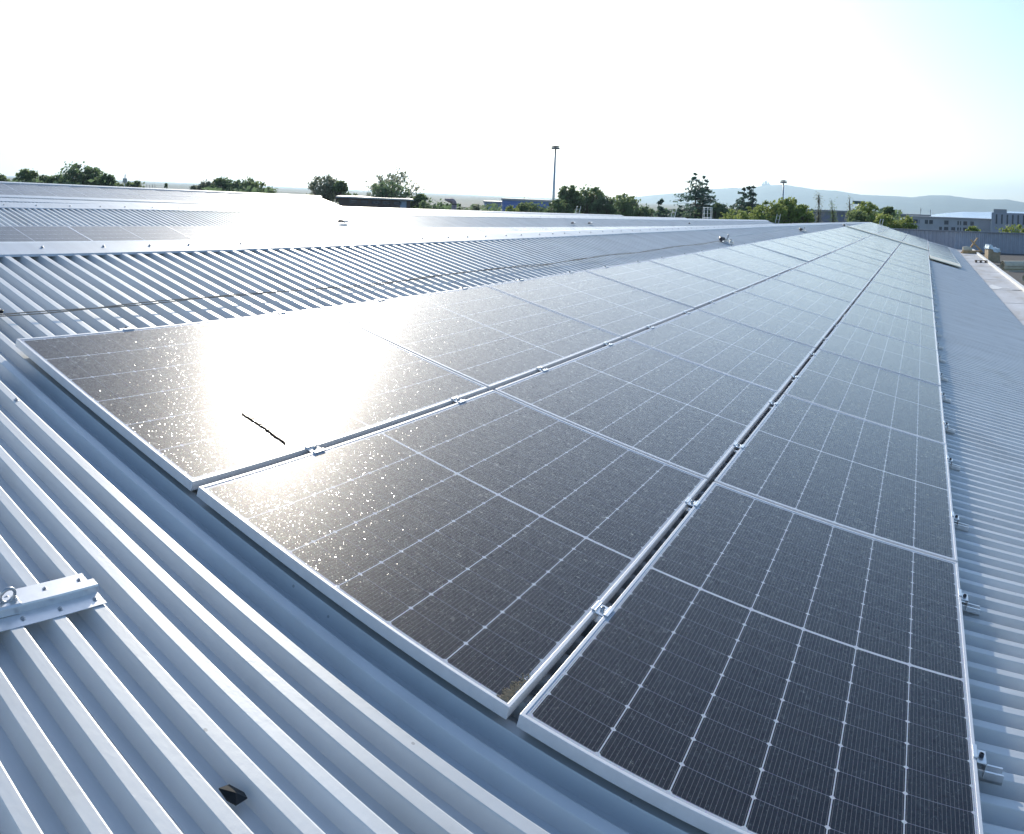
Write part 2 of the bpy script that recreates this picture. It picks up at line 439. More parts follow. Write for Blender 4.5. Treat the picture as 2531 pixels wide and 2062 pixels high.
# the raised far bay at the left carries two more rows
FX, FZ = -33.2, -.20
far = tag(empty('raised_far_roof', (FX, 20, -9)), 'raised far roof at the left, edge dark, carrying two rows of panels against the trees', 'roof')
mb = MB0()
for a, b in zip((-10, 8, 20, 30, 42), (8, 20, 30, 46)):
    def zz(x, Y): return FZ-T*(x-FX)-drop(Y)+9
    P = lambda x, Y, d=0: (x-FX, Y-20, zz(x, Y)+d)
    mb.face([P(FX+.1, a, -.10), P(FX+.1, b, -.10), P(FX-2.55, b, -.07), P(FX-2.55, a, -.07)])
    mb.face([P(FX+.1, a, -.10), P(FX+.1, b, -.10), (.1, b-20, 6), (.1, a-20, 6)])
    mb.face([P(FX-2.55, a, -.07), P(FX-2.55, b, -.07), (-4, b-20, 6), (-4, a-20, 6)])
mb.face([P(FX+.1, 46, -.10), P(FX-2.55, 46, -.07), (-2.55, 26, 6), (.1, 26, 6)])
mb.build('roof_sheet', M_ROOF, far)
mb = MB0()
for a, b in zip((-10, 8, 20, 30), (8, 20, 30, 46)):
    for d0, d1, x0, x1 in ((.0, .05, FX-2.62, FX-2.40),):
        mb.face([P(x0, a, d1), P(x0, b, d1), P(x1, b, d1), P(x1, a, d1)]); mb.face([P(x1, a, d1), P(x1, b, d1), P(x1, b, -.03), P(x1, a, -.03)])
mb.build('ridge_flashing', M_FLASH, far)
for r_ in range(2):
    for k in range(24):
        y = -3+PITCH*k
        if y+PL > 45.6: break
        x = FX-2.32+r_*ROWW*CT; z = FZ-T*(x-FX)-drop(y)
        o = put_panel(x, y, z, f'pale panel on the raised far roof, {ordw(k)} from the left, {"upper" if r_ == 0 else "lower"} row', 'solar panels on the raised far roof')

# ------------------------------------------------------------------ clamps
def on_slope(x, y, h): return Vector((x, y, -T*x+h))
def tilted(o, x, y, h=0): o.location = on_slope(x, y, h); o.rotation_euler = (0, TILT, 0)
def make_mid_clamp():
    root = empty('panel_clamp'); mb = MB0()
    mb.box((-.028, -.030, .0005), (-.0165, .030, .0045)); mb.box((.0165, -.030, .0005), (.028, .030, .0045))
    mb.box((-.0165, -.030, -.006), (.0165, .030, -.002)); mb.box((-.0165, -.030, -.006), (-.0135, .030, .0045)); mb.box((.0135, -.030, -.006), (.0165, .030, .0045))
    mb.build('clamp_body', M_ALU, root, bevel=.001)
    b = MB0(); b.lathe([(.0075, -.002), (.0075, .007), (.005, .008), (.0045, .005)], n=12); b.build('bolt', M_STEEL, root)
    r_ = MB0(); r_.box((-.014, -.02, -.062), (.014, .02, -.034)); r_.build('rail', M_ALU, root)
    return root
mc = make_mid_clamp(); ML = make_tree_list(mc); first = True
def ys_clamps(n):
    for k in range(n):
        yield .60+k*PITCH; yield 1.65+k*PITCH
for gi, nm in ((1, 'between the upper and middle rows'), (2, 'between the middle and lower rows')):
    for q, y in enumerate(ys_clamps(12)):
        o = mc if first else copy_thing(mc, ML); first = False
        s = gi*ROWW-.0145; tilted(o, s*CT, y)
        tag(o, f'small aluminium clamp {nm}, {ordw(q)} from the near end', 'clamp', 'clamps holding the solar panels')
def make_end_clamp(side):
    root = empty('end_clamp'); mb = MB0(); s = side
    mb.box((min(s*-.010, s*.004), -.03, .0005), (max(s*-.010, s*.004), .03, .0045))
    mb.box((min(s*.001, s*.004), -.03, -.034), (max(s*.001, s*.004), .03, .0045))
    mb.box((min(s*.004, s*.034), -.03, -.012), (max(s*.004, s*.034), .03, -.008))
    mb.box((min(s*.031, s*.034), -.03, -.050), (max(s*.031, s*.034), .03, -.008))
    mb.build('clamp_body', M_ALU, root, bevel=.001)
    b = MB0(); b.lathe([(.0075, -.008), (.0075, .0), (.005, .001), (.0045, -.002)], Matrix.Translation((s*.018, 0, 0)), n=12); b.build('bolt', M_DARKST, root)
    r_ = MB0()
    x0, x1 = (-.05, .092) if s > 0 else (-.075, .05)
    for yy in (-.020, .013): r_.box((x0, yy, -.063), (x1, yy+.007, -.036))
    r_.box((x0, -.020, -.063), (x1, .020, -.055)); r_.build('rail', M_ALU, root)
    return root
for side, s_, nm, n_ in ((-1, 0.0, 'on the rope side of the upper row', 12), (1, 2*ROWW+PW, 'on the bottom edge of the lower row', 12)):
    e = make_end_clamp(side); EL = make_tree_list(e)
    for q, y in enumerate(ys_clamps(n_)):
        o = e if q == 0 else copy_thing(e, EL)
        tilted(o, s_*CT, y); tag(o, f'aluminium end clamp {nm}, {ordw(q)} from the near end', 'clamp', 'end clamps along the outer panel edges')

# ------------------------------------------------------------------ lifeline rope, its anchors, small things on the roof
mb = MB0(); pts = []
Y = -.3
RH = .062
def rope_h(Y): return .012+.014*abs(math.sin(Y*1.1))-.0
for strand in (0, 1):
    pts = []; Y = -2.6
    while Y < 14:
        sag = rope_h(Y)
        pts.append(on_slope(-.335+.010*math.sin(Y*2.1+strand*1.7)+strand*.006, Y, CREST+.010+sag+.004*math.sin(Y*5+strand*2.6)))
        Y += .12
    mb.tube(pts, .0031, 6)
tag(mb.build('lifeline_rope', M_ROPE), 'thin tan rope of two strands stretched over the ribs above the upper panel row', 'rope')
mb = MB0(); pts = [on_slope(-.335+.24*min(1, (Y-13.6)/30)*0, Y, .02+.02*math.sin((Y-13.6)/33*math.pi)) for Y in [13.8+i*2 for i in range(17)]]
mb.tube(pts, .006, 5); tag(mb.build('lifeline_cable', M_STEEL), 'thin grey cable continuing beyond the roof anchor towards the far end', 'cable')
# black connector at the left end of the rope
b = MB0(); b.box((-.014, -.11, -.006), (.014, .03, .010)); o = b.build('black_connector', M_BLACK, bevel=.004)
b = MB0(); b.lathe([(.006, .010), (.006, .013), (.003, .014)], Matrix.Translation((0, .012, 0)), n=10); b.build('rivet', M_STEEL, o)
o.location = on_slope(-.335, .095, -.025); o.rotation_euler = (0, TILT, .06)
tag(o, 'flat black plastic connector at the left end of the rope', 'connector')
# lifeline anchors
def anchor(x, y, sc, label):
    root = empty('roof_anchor'); b = MB0(); b.box((-.10, -.16, -.055), (.10, .16, -.045)); b.box((-.04, -.05, -.045), (.04, .05, .02)); b.build('base', M_ALU, root, bevel=.004)
    b = MB0(); b.tube([(-.05, -.03, .0), (-.09, -.14, .0), (-.04, -.26, -.02)], [.028, .034, .026], 10); b.build('energy_absorber', M_DARKST, root)
    b = MB0(); b.tube([(0, .055*math.cos(t)*.8, .05+.045*math.sin(t)) for t in [k*math.pi/8 for k in range(-2, 11)]], .008, 8); b.build('shackle', M_STEEL, root)
    b = MB0(); b.tube([(.06, .05, -.02), (.08, .13, -.03)], [.03, .024], 10); b.build('tensioner', M_ALU, root)
    tilted(root, x, y, 0); root.scale = (sc,)*3
    return tag(root, label, 'roof anchor', 'lifeline anchors on the ribbed strip')
anchor(-.28, 13.3, 1.0, 'lifeline anchor with shackle and dark absorber beside the upper panel row, nearest of these')
anchor(-.25, 23.0, 1.0, 'lifeline anchor further along the ribbed strip, second of these')
anchor(-.12, 35.0, 1.0, 'small distant lifeline anchor near the far end of the ribbed strip')
for k, (px, py, yy) in enumerate(((885, 554, 16), (1420, 558, 22), (1460, 559, 24), (1706, 556, 34))):
    pass
def bay_anchor(px, label):
    # on bay 2, just above its top panel row
    d = ray(px, 555); best = None
    for yy in [i*.1 for i in range(0, 600)]:
        p = bay_point(0, .95, yy, 0); v = p-CAM; th = math.atan2(v.dot(rt), v.dot(fw)); e = abs(W0/2+F*th-px)
        if best is None or e < best[0]: best = (e, p)
    o = empty('roof_anchor', best[1]); o.rotation_euler = (0, TILT, 0); o.scale = (.62,)*3
    b = MB0(); b.box((-.06, -.12, -.06), (.06, .12, .03)); b.build('base', M_ALU, o, bevel=.01)
    b = MB0(); b.tube([(0, -.14, 0), (0, -.36, -.02)], [.05, .035], 10); b.build('energy_absorber', M_DARKST, o)
    tag(o, label, 'roof anchor', 'lifeline anchors on the second roof bay')
bay_anchor(850, 'reddish grey lifeline anchor beyond the first ridge, left in the sun glare')
bay_anchor(1420, 'small lifeline anchor beyond the first ridge, left one of the close pair')
bay_anchor(1460, 'small lifeline anchor beyond the first ridge, right one of the close pair')
bay_anchor(1706, 'tiny dark lifeline anchor beyond the first ridge, furthest right of these')

# near anchor plate across the ribs, bottom left
ap = empty('anchor_plate'); b = MB0(); Lp = .62
prof = [(-.064, 0), (-.016, 0), (-.015, .017), (-.012, .021), (.012, .021), (.015, .017), (.016, 0), (.060, 0), (.060, -.002), (.014, -.002), (.013, .015), (.011, .019), (-.011, .019), (-.013, .015), (-.014, -.002), (-.064, -.002)]
b.prism(prof, -Lp, 0); b.build('base_plate', M_ALU, ap, bevel=.0006)
b = MB0(); prof2 = [(-.021, .001), (-.019, .021), (-.014, .026), (.014, .026), (.019, .021), (.021, .001), (.019, .001), (.0172, .020), (.013, .0235), (-.013, .0235), (-.0172, .020), (-.019, .001)]
b.prism(prof2, -Lp+.05, -.232); b.build('slider', M_ALU, ap, bevel=.0006)
for x, y in ((-.040, -.022), (-.040, -.128), (-.040, -.24), (.038, -.022), (.038, -.128), (.038, -.236), (.038, -.35)):
    o = bpy.data.objects.new('screw', screw_me); COL.objects.link(o); o.parent = ap; o.location = (x, y, .0005); o.scale = (.0042,)*3
b = MB0(); b.tube([(.0, -.266+.020*math.cos(t), .044+.020*math.sin(t)) for t in [k*2*math.pi/16 for k in range(17)]], .0045, 8, caps=False); b.build('eye_ring', M_STEEL, ap)
b = MB0(); b.lathe([(.009, .026), (.009, .033), (.006, .035)], Matrix.Translation((0, -.246, 0)), n=6); b.build('nut', M_STEEL, ap)
ap.location = on_slope(1.318, -.545, CREST+.004); ap.rotation_euler = (0, TILT, R(-2))
tag(ap, 'shiny aluminium anchor plate screwed across the near ribs at the left edge', 'anchor plate')
# screw head on a rib, dark plastic shard, twig, dirt
o = bpy.data.objects.new('rib_screw', screw_me); COL.objects.link(o); tilted(o, .357, -.21, CREST); o.scale = (.0062,)*3
tag(o, 'dark hexagonal screw head alone on a rib crest left of the panels', 'screw')
b = MB0(); sh = [(-.034, .006), (-.010, .018), (.026, .012), (.030, -.006), (.004, -.026), (-.016, -.014)]; n6 = len(sh)
top = [(x, y, .004+.004*math.sin(k*2.3)) for k, (x, y) in enumerate(sh)]; bot = [(x*.96, y*.96, z-.004) for x, y, z in top]; hub = (.002, -.002, .010)
for k in range(n6): b.face([top[k], top[(k+1)%n6], hub]); b.face([top[k], top[(k+1)%n6], bot[(k+1)%n6], bot[k]])
b.face(list(reversed(bot))); o = b.build('plastic_shard', M_BLACK, bevel=.001); tilted(o, 1.922, -.628, VALLEY+.022); o.rotation_euler = (R(12), TILT, R(52)); o.scale = (.95, 1.0, .9)
tag(o, 'small glossy black shard lying in a valley between the nearest ribs', 'shard')
b = MB0(); pts = []
for k in range(22):
    t = k/21; pts.append(on_slope(.802+.235*t, .530+.004*math.sin(t*4)+.0022*random.uniform(-1, 1)-.008*t, -.0006+.0004*random.random()))
b.tube(pts, [.0021+.0008*random.random() for _ in pts], 7)
for k in (4, 8, 12, 16): b.tube([pts[k], pts[k]+Vector((.008, .014*random.choice((-1, 1)), .001))], .0016, 4)
tag(b.build('twig', M_TWIG), 'thin crooked brown twig lying on the nearest panel of the upper row', 'twig')
b = MB0()
for k in range(520):
    yy = .045+abs(random.gauss(0, .055)); yy = min(yy, .26); xx = 2*ROWW*CT-.03-.012-abs(random.gauss(0, .011))*(1.2-yy*3 if yy < .3 else .2)
    xx = min(xx, (ROWW+PW)*CT-.012); c = on_slope(xx, yy-.03, -.0004); r0 = random.uniform(.0012, .0036)
    pr = [c+Vector((r0*math.cos(a)*random.uniform(.6, 1.2), r0*math.sin(a)*random.uniform(.6, 1.2), 0)) for a in (0, 1.3, 2.6, 3.9, 5.2)]
    for v in pr: v.z = -T*v.x-.0012
    tip = c+Vector((0, 0, r0*.5))
    for q in range(5): b.face([pr[q], pr[(q+1)%5], tip])
tag(b.build('dirt_clump', M_DIRT), 'dried tan dirt gathered in the corner of the nearest middle row panel', 'dirt', kind='stuff')

# ------------------------------------------------------------------ membrane gutter, flat roof, cladding wall, things lying there
mb = MB(); mb.box((4.6, -6, -1.50), (6.02, 50.8, -1.41)); mb.build('membrane_gutter', M_MEMB, factory)
M_SEAM = simple('seam_lap', (.50, .49, .48), .8)
for k in range(1, 16):
    yk = -4+k*3.4+.6*math.sin(k*7); mb = MB(); mb.box((5.04, yk, -1.409), (5.97, yk+.05, -1.405)); mb.build('membrane_seam', M_SEAM, factory)
mb = MB(); mb.box((5.97, -6, -1.56), (6.07, 50.8, -1.32)); mb.build('white_upstand', M_WHITE, factory)
mb = MB(); mb.box((6.07, -6, -2.2), (40, 50.8, -1.58)); mb.build('flat_roof', M_GRAVELR, factory)
b = MB0(); bl = [(0, 0), (.16, .05), (.30, .55), (.52, .60), (.55, .72), (.25, .80), (.10, 1.6), (-.02, 1.2), (-.08, .5)]
b.face([(x, y, .003) for x, y in bl]); b.face([(x, y, 0) for x, y in reversed(bl)]); o = b.build('paint_spill', M_WHITE); o.location = (5.16, 23.1, -1.409)
tag(o, 'irregular white paint spill on the grey membrane gutter', 'paint spill')
# cladding wall: ribbed sheets
mb = MB0(); path = []
def wall_pt(x): return (x, 51.0+(.8*(5-x)+0 if x < 5 else 0), -.345-(.015*(5-x) if x < 5 else 0))
x = 40.0; prev = None; k = 0
while x > -16:
    for dx, dd in ((0, 0), (.09, 0), (.12, -.035), (.21, -.035)):
        X = x-dx; p = wall_pt(X); cur = ((X, p[1]+dd, p[2]), (X, p[1]+dd, -9))
        if prev: mb.face([prev[0], cur[0], cur[1], prev[1]])
        prev = cur
    x -= .24
wall = empty('cladding_wall', (5, 51, -9))
for v in mb.bm.verts: v.co -= Vector((5, 51, -9))
mb.build('cladding', M_WALL, wall)
mb = MB0(); 
for a, bb in ((40, 5), (5, -16)):
    pa, pb = Vector(wall_pt(a)), Vector(wall_pt(bb)); 
    off = Vector((0, .12, 0))
    for A, B in ((pa-off, pb-off),):
        q = [A+Vector((0, 0, .02)), B+Vector((0, 0, .02)), B+2*off+Vector((0, 0, .02)), A+2*off+Vector((0, 0, .02))]
        mb.face([v-Vector((5, 51, -9)) for v in q])
        q2 = [A+Vector((0, 0, .02)), B+Vector((0, 0, .02)), B+Vector((0, 0, -.05)), A+Vector((0, 0, -.05))]
        mb.face([v-Vector((5, 51, -9)) for v in q2])
mb.build('wall_coping', simple('coping', (.22, .24, .28), .5, .3), wall)
tag(wall, 'grey ribbed metal cladding wall closing the far end of the roof', 'wall')
FL = -1.58
def rest(o, x, y, z, rz=0): o.location = (x, y, z); o.rotation_euler = (0, 0, rz)
# timber pile
tp = empty('timber_pile'); rng = random.Random(3)
for k in range(7):
    b = MB0(); b.box((-.55, -.06, 0), (.55, .06, .08)); o = b.build('beam', M_WOOD, tp, bevel=.008)
    o.location = (rng.uniform(-.08, .08), -.3+.13*(k % 4), .09*(k//4)); o.rotation_euler = (0, 0, rng.uniform(-.12, .12))
b = MB0(); b.box((-.5, -.05, -.04), (.5, .05, .04)); o = b.build('beam', M_WOOD, tp, bevel=.008); o.location = (.05, -.1, .48); o.rotation_euler = (.2, R(-52), .3)
b = MB0(); b.box((-.5, -.07, -.04), (.5, .07, .04)); o = b.build('beam', M_WOOD, tp, bevel=.008); o.location = (.30, -.1, .42); o.rotation_euler = (0, R(42), -.3)
b = MB0(); 
b.tube([(-.45, 0, .2), (-.2, .02, .22), (.1, 0, .19)], [.12, .14, .10], 10); o = b.build('sack', M_FELT, tp); o.location = (-.1, -.25, .05)
rest(tp, 5.72, 45.6, -1.405, .1); tp.scale = (.9, .9, .95); tag(tp, 'pile of tan timber offcuts, two standing crossed, at the far end of the gutter', 'timber pile')
# crate covered with plastic
cr = empty('crate'); b = MB0(); b.box((-.30, -.4, 0), (.30, .4, .62)); b.build('body', simple('crate_board', (.42, .33, .22), .8, 0, .2, 5), cr, bevel=.01)
b = MB0(); N = 14; g_ = [[None]*(N+1) for _ in range(N+1)]
for i in range(N+1):
    for j in range(N+1):
        x = -.36+.72*i/N; y = -.46+.92*j/N; e = max(abs(x)/.30, abs(y)/.40)
        z = .66+.10*noise.noise(Vector((x*4, y*4, 1)))+.06*noise.noise(Vector((x*11, y*11, 4)))-(.18 if e > 1.02 else 0)+.14*(x < -.1)
        g_[i][j] = b.bm.verts.new((x, y, z))
for i in range(N):
    for j in range(N): b.bm.faces.new((g_[i][j], g_[i+1][j], g_[i+1][j+1], g_[i][j+1]))
b.build('plastic_cover', simple('plastic_sheet', (.55, .63, .66), .15, 0, .5, 3, spec=.8), cr)
rest(cr, 6.52, 41.2, FL, .15); tag(cr, 'tan crate topped with crumpled clear plastic beside the white gutter edge', 'crate')
def roll(x, y, rz, r, L_, label, flop=0):
    b = MB0()
    prof = [(r*(1-.06*k/10)*math.cos(a), r+r*(1-.06*k/10)*math.sin(a)) for k, a in enumerate([i*2*math.pi/28 for i in range(56)])]
    out = [(px*(1 if i < 28 else .82), (pz-r)*(1 if i < 28 else .82)+r) for i, (px, pz) in enumerate(prof)]
    vs = [[b.bm.verts.new((px, yy, pz)) for px, pz in out] for yy in (-L_/2, L_/2)]
    for i in range(len(out)-1): b.bm.faces.new((vs[0][i], vs[0][i+1], vs[1][i+1], vs[1][i]))
    if flop: b.box((r*.2, -L_/2, .0), (r+flop, L_/2, .03))
    o = b.build('felt_roll', M_FELT); rest(o, x, y, FL, rz); sm = o.modifiers.new('s', 'SOLIDIFY'); sm.thickness = .012
    tag(o, label, 'felt roll', 'rolls of roofing felt'); return o
roll(7.15, 34.6, R(-62), .21, 1.7, 'long beige roll of roofing felt lying behind the crate at the right edge', .25)
roll(7.65, 35.9, R(-70), .15, 1.6, 'second beige felt roll, just behind the longest one')
roll(7.02, 28.5, R(-60), .13, .9, 'beige felt roll cut by the right edge of the photo, nearer than the others')
b = MB0(); b.box((-.5, -.3, 0), (.5, -.2, .09)); b.box((-.5, -.05, 0), (.5, .05, .09)); b.box((-.5, .2, 0), (.5, .3, .09)); 
for yy in (-.4, 0, .34): b.box((-.5+yy*0, -.32, .09), (.5, .32, .11)) if yy == 0 else None
o = b.build('pallet', simple('dark_timber', (.12, .09, .07), .8)); rest(o, 5.68, 36.8, -1.405, R(90)); o.scale = (.30, .85, .9); tag(o, 'small dark pallet lying on the membrane gutter short of the timber', 'pallet')
b = MB0(); b.box((-.4, -.05, 0), (.4, .05, .05)); o = b.build('batten', simple('batten_wood', (.30, .26, .22), .8)); rest(o, 6.75, 37.6, FL, .2); tag(o, 'low brown batten on the dark flat roof beside the crate', 'batten')
b = MB0(); b.box((-.12, -.1, 0), (.12, .1, .10)); b.box((-.12, -.1, .10), (.12, .1, .17)); o = b.build('red_box', simple('red_plastic', (.50, .05, .03), .5, 0, .1), bevel=.01)
rest(o, 6.52, 25.4, FL, .3); tag(o, 'small red box at the right edge of the flat roof', 'box')
b = MB0(); b.box((-.16, -.010, 0), (.16, .010, .012)); o = b.build('metal_bar', M_DARKST); rest(o, 5.85, 22.9, -1.409, .0); tag(o, 'short dark bar lying on the membrane gutter near the paint spill', 'bar')

# ladders standing on the far ends of the ridges
def ladder(px, ytop, ybot, dist, label, cage=False, wpx=10):
    base = at(px, ybot, dist); top_ = at(px, ytop, dist); h = top_.z-base.z; w = wpx/F*dist
    root = empty('cage_ladder' if cage else 'roof_ladder', (base.x, base.y, base.z-.5)); ang = -math.atan2(base.x-CAM.x, base.y-CAM.y)
    root.rotation_euler = (0, 0, ang)
    lean = .35*h if not cage else 0; H_ = h+.5
    for s in (-1, 1):
        b = MB0(); b.tube([(s*w/2-lean*.3, 0, 0), (s*w/2+lean*.7, 0, H_)], .022, 6); b.build('rail', M_ALU, root)
    k = .15
    while k < H_: b = MB0(); b.tube([(-w/2+lean*(k/H_-.3), 0, k), (w/2+lean*(k/H_-.3), 0, k)], .013, 5); k += .28; b.build('rung', M_ALU, root)
    if cage:
        b = MB0()
        for zz in (H_*.45, H_*.97): b.tube([(w/2*math.cos(t), -w*.5*math.sin(t)*1.1, zz) for t in [i*math.pi/8 for i in range(9)]], .022, 5)
        for t in (.25, .5, .75): b.tube([(w/2*math.cos(t*math.pi), -w*.55*math.sin(t*math.pi), .3), (w/2*math.cos(t*math.pi), -w*.55*math.sin(t*math.pi), H_)], .018, 5)
        b.build('cage', M_ALU, root)
    tag(root, label, 'ladder', 'ladders at the far roof edge')
ladder(1425, 509, 531, 76, 'small leaning ladder on the far ridge below the tall lamp mast, leftmost ladder', wpx=9)
ladder(1661, 517, 541, 68, 'leaning ladder on the far ridge left of the big cedar', wpx=9)
ladder(1748, 512, 544, 66, 'upright caged ladder in front of the big cedar', True, wpx=22)
ladder(1919, 529, 551, 62, 'leaning ladder at the end of the second roof ridge', wpx=8)
ladder(2174, 541, 563, 54, 'leaning ladder at the far end of the nearest ridge, rightmost ladder', wpx=7)
b = MB0(); p = at(1960, 551, 62); q = at(1967, 563, 62); b.tube([p, q], .09, 6); tag(b.build('dark_brace', M_DARKST), 'short dark slanting brace in front of the far cladding wall', 'brace')
# ventilation duct
base = at(1122, 522, 75); root = empty('ventilation_duct', (base.x, base.y, base.z-.6)); sc = 75/F
M_DUCT = simple('weathered_duct', (.34, .26, .27), .6, .3, .2, 3)
b = MB0(); b.tube([(0, 0, 0), (0, 0, .6+17*sc)], 6.3*sc, 14); b.build('riser', M_DUCT, root)
ang = -math.atan2(base.x-CAM.x, base.y-CAM.y); root.rotation_euler = (0, 0, ang)
b = MB0(); z0 = .6+17*sc
b.tube([(0, 0, z0)]+[(-8*sc*(1-math.cos(t)), 0, z0+8.5*sc*math.sin(t)) for t in [i*math.pi/12 for i in range(1, 7)]]+[(-13*sc, 0, z0+9*sc), (-24*sc, 0, z0+11*sc)], [6.3*sc]*7+[5*sc, 2*sc], 14)
b.build('elbow', M_DUCT, root); b = MB0(); b.lathe([(6.9*sc, z0-1*sc), (6.9*sc, z0+1*sc)], n=14); b.build('flange', M_DARKST, root)
tag(root, 'brownish gooseneck ventilation duct rising behind the roof ridges', 'ventilation duct')

# ------------------------------------------------------------------ ground, hills
GZ = -9.0
m, t, b_ = mat('ground_mix'); g = G(t); co = g.obj()
n1 = g.noise(.004, 6, .6, co); n2 = g.noise(.05, 5, .6, co)
c = g.ramp(n1, ((.4, (.07, .10, .04)), (.55, (.16, .16, .14)), (.7, (.10, .12, .06)))); c = g.mix(g.m('MULTIPLY', n2, .4), c, (.2, .19, .17)); g.L(c, b_.inputs['Base Color']); b_.inputs['Roughness'].default_value = .95
b = MB0(); b.box((-13000, -1800, GZ-1), (13000, 13000, GZ)); tag(b.build('ground', m), kind='structure')
sky_pts = [(1440, 514), (1490, 503), (1555, 489), (1621, 481), (1687, 476.5), (1756, 467.6), (1808, 464), (1844, 466.6), (1874, 461), (1893, 458), (1939, 456.8), (1979, 463.3), (2015, 469), (2067, 471.5), (2127, 481.4), (2159, 483), (2219, 485.3), (2255, 488), (2297, 483), (2343, 483), (2389, 489.6), (2438, 493.6), (2488, 493), (2531, 500.5), (2600, 506), (2700, 512), (2900, 528)]
def sky_y(px):
    for (a, ya), (b2, yb) in zip(sky_pts, sky_pts[1:]):
        if a <= px <= b2: return ya+(yb-ya)*(px-a)/(b2-a)
    return sky_pts[-1][1] if px > 2900 else sky_pts[0][1]
b = MB0(); rows = []; D0, D1 = 6300, 8300
cols = [1440+i*4.0 for i in range(366)]
for k in range(27):
    f = k/26; row = []
    for px in cols:
        D = D0+(D1-D0)*f
        peak = at(px, sky_y(px), 7800).z; peak = max(peak, GZ+3)
        nn = noise.fractal(Vector((px*.011, f*3.2, 2.3)), 1.0, 2.2, 5)
        prof = math.sin(min(1, f/.76)*math.pi/2)**1.25 if f < .76 else math.cos((f-.76)/.24*math.pi/2)
        z = GZ-3+(peak-GZ+3)*prof*(1+.17*nn*(1-abs(prof))**.7*1.0)
        if f > .7: z += 4*noise.noise(Vector((px*.11, f, 0)))
        p = at(px, 500, D); p.z = z; row.append(b.bm.verts.new(p))
    rows.append(row)
for i in range(26):
    for j in range(len(cols)-1):
        fc = b.bm.faces.new((rows[i][j], rows[i][j+1], rows[i+1][j+1], rows[i+1][j])); fc.smooth = True
m, t, b_ = mat('wooded_hill'); g = G(t); co = g.obj()
c = g.ramp(g.noise(.006, 8, .65, co), ((.35, (.035, .055, .025)), (.6, (.08, .10, .05)), (.75, (.15, .15, .10)))); g.L(c, b_.inputs['Base Color']); b_.inputs['Roughness'].default_value = 1
tag(b.build('hills', m), kind='structure')
# domed basilica on the hill crest
pb = at(1893, 458.5, 7800); M_FARST = simple('far_stone', (.34, .32, .28), .9)
root = empty('hilltop_basilica', pb); b = MB0(); b.box((-34, -20, -14), (34, 20, 14)); b.build('nave', M_FARST, root)
b = MB0(); b.lathe([(13, 14), (13, 26), (12, 31), (8, 36), (3, 39), (2, 44), (.6, 50)], n=16); b.build('dome', M_FARST, root)
for s in (-1, 1):
    b = MB0(); b.lathe([(4.5, 14), (4.5, 26), (3, 29), (.6, 34)], Matrix.Translation((s*24, 0, 0)), n=8); b.build('bell_tower', M_FARST, root)
tag(root, 'pale domed church on the highest point of the hazy hills', 'church')

# ------------------------------------------------------------------ trees
def leafmat(name, a, b2):
    m, t, p = mat(name); g = G(t); co = g.obj()
    c = g.ramp(g.noise(1.1, 4, .6, co), ((.3, a), (.7, b2))); g.L(c, p.inputs['Base Color']); p.inputs['Roughness'].default_value = .6
    tr = g.n('ShaderNodeBsdfTranslucent'); g.L(g.mix(.4, c, tuple(min(.6, v*3.2) for v in b2)), tr.inputs['Color'])
    mx = g.n('ShaderNodeMixShader'); mx.inputs[0].default_value = .45; out = t.nodes['Material Output']
    g.L(p.outputs[0], mx.inputs[1]); g.L(tr.outputs[0], mx.inputs[2]); g.L(mx.outputs[0], out.inputs['Surface']); return m
L_DARK = leafmat('leaves_dark', (0.055, 0.095, 0.050), (0.115, 0.165, 0.080))
L_MID = leafmat('leaves_mid', (0.075, 0.125, 0.055), (0.150, 0.215, 0.085))
L_LITE = leafmat('leaves_light', (0.123, 0.201, 0.038), (0.228, 0.333, 0.070))
L_CEDAR = leafmat('needles_cedar', (0.032, 0.067, 0.052), (0.061, 0.108, 0.079))
L_PALE = leafmat('leaves_pale', (0.123, 0.158, 0.088), (0.228, 0.263, 0.158))
M_BARK = simple('bark', (.09, .07, .055), .9, 0, .3, 5)
def leaf(b, c, s, rg):
    n_ = Vector((rg.gauss(0, 1), rg.gauss(0, 1), rg.gauss(0, 1))).normalized(); a = n_.orthogonal().normalized(); bb = n_.cross(a)
    a *= s; bb *= s*rg.uniform(.5, .9)
    b.face([c-a, c-bb*.8, c+a, c+bb])
TN = [0]
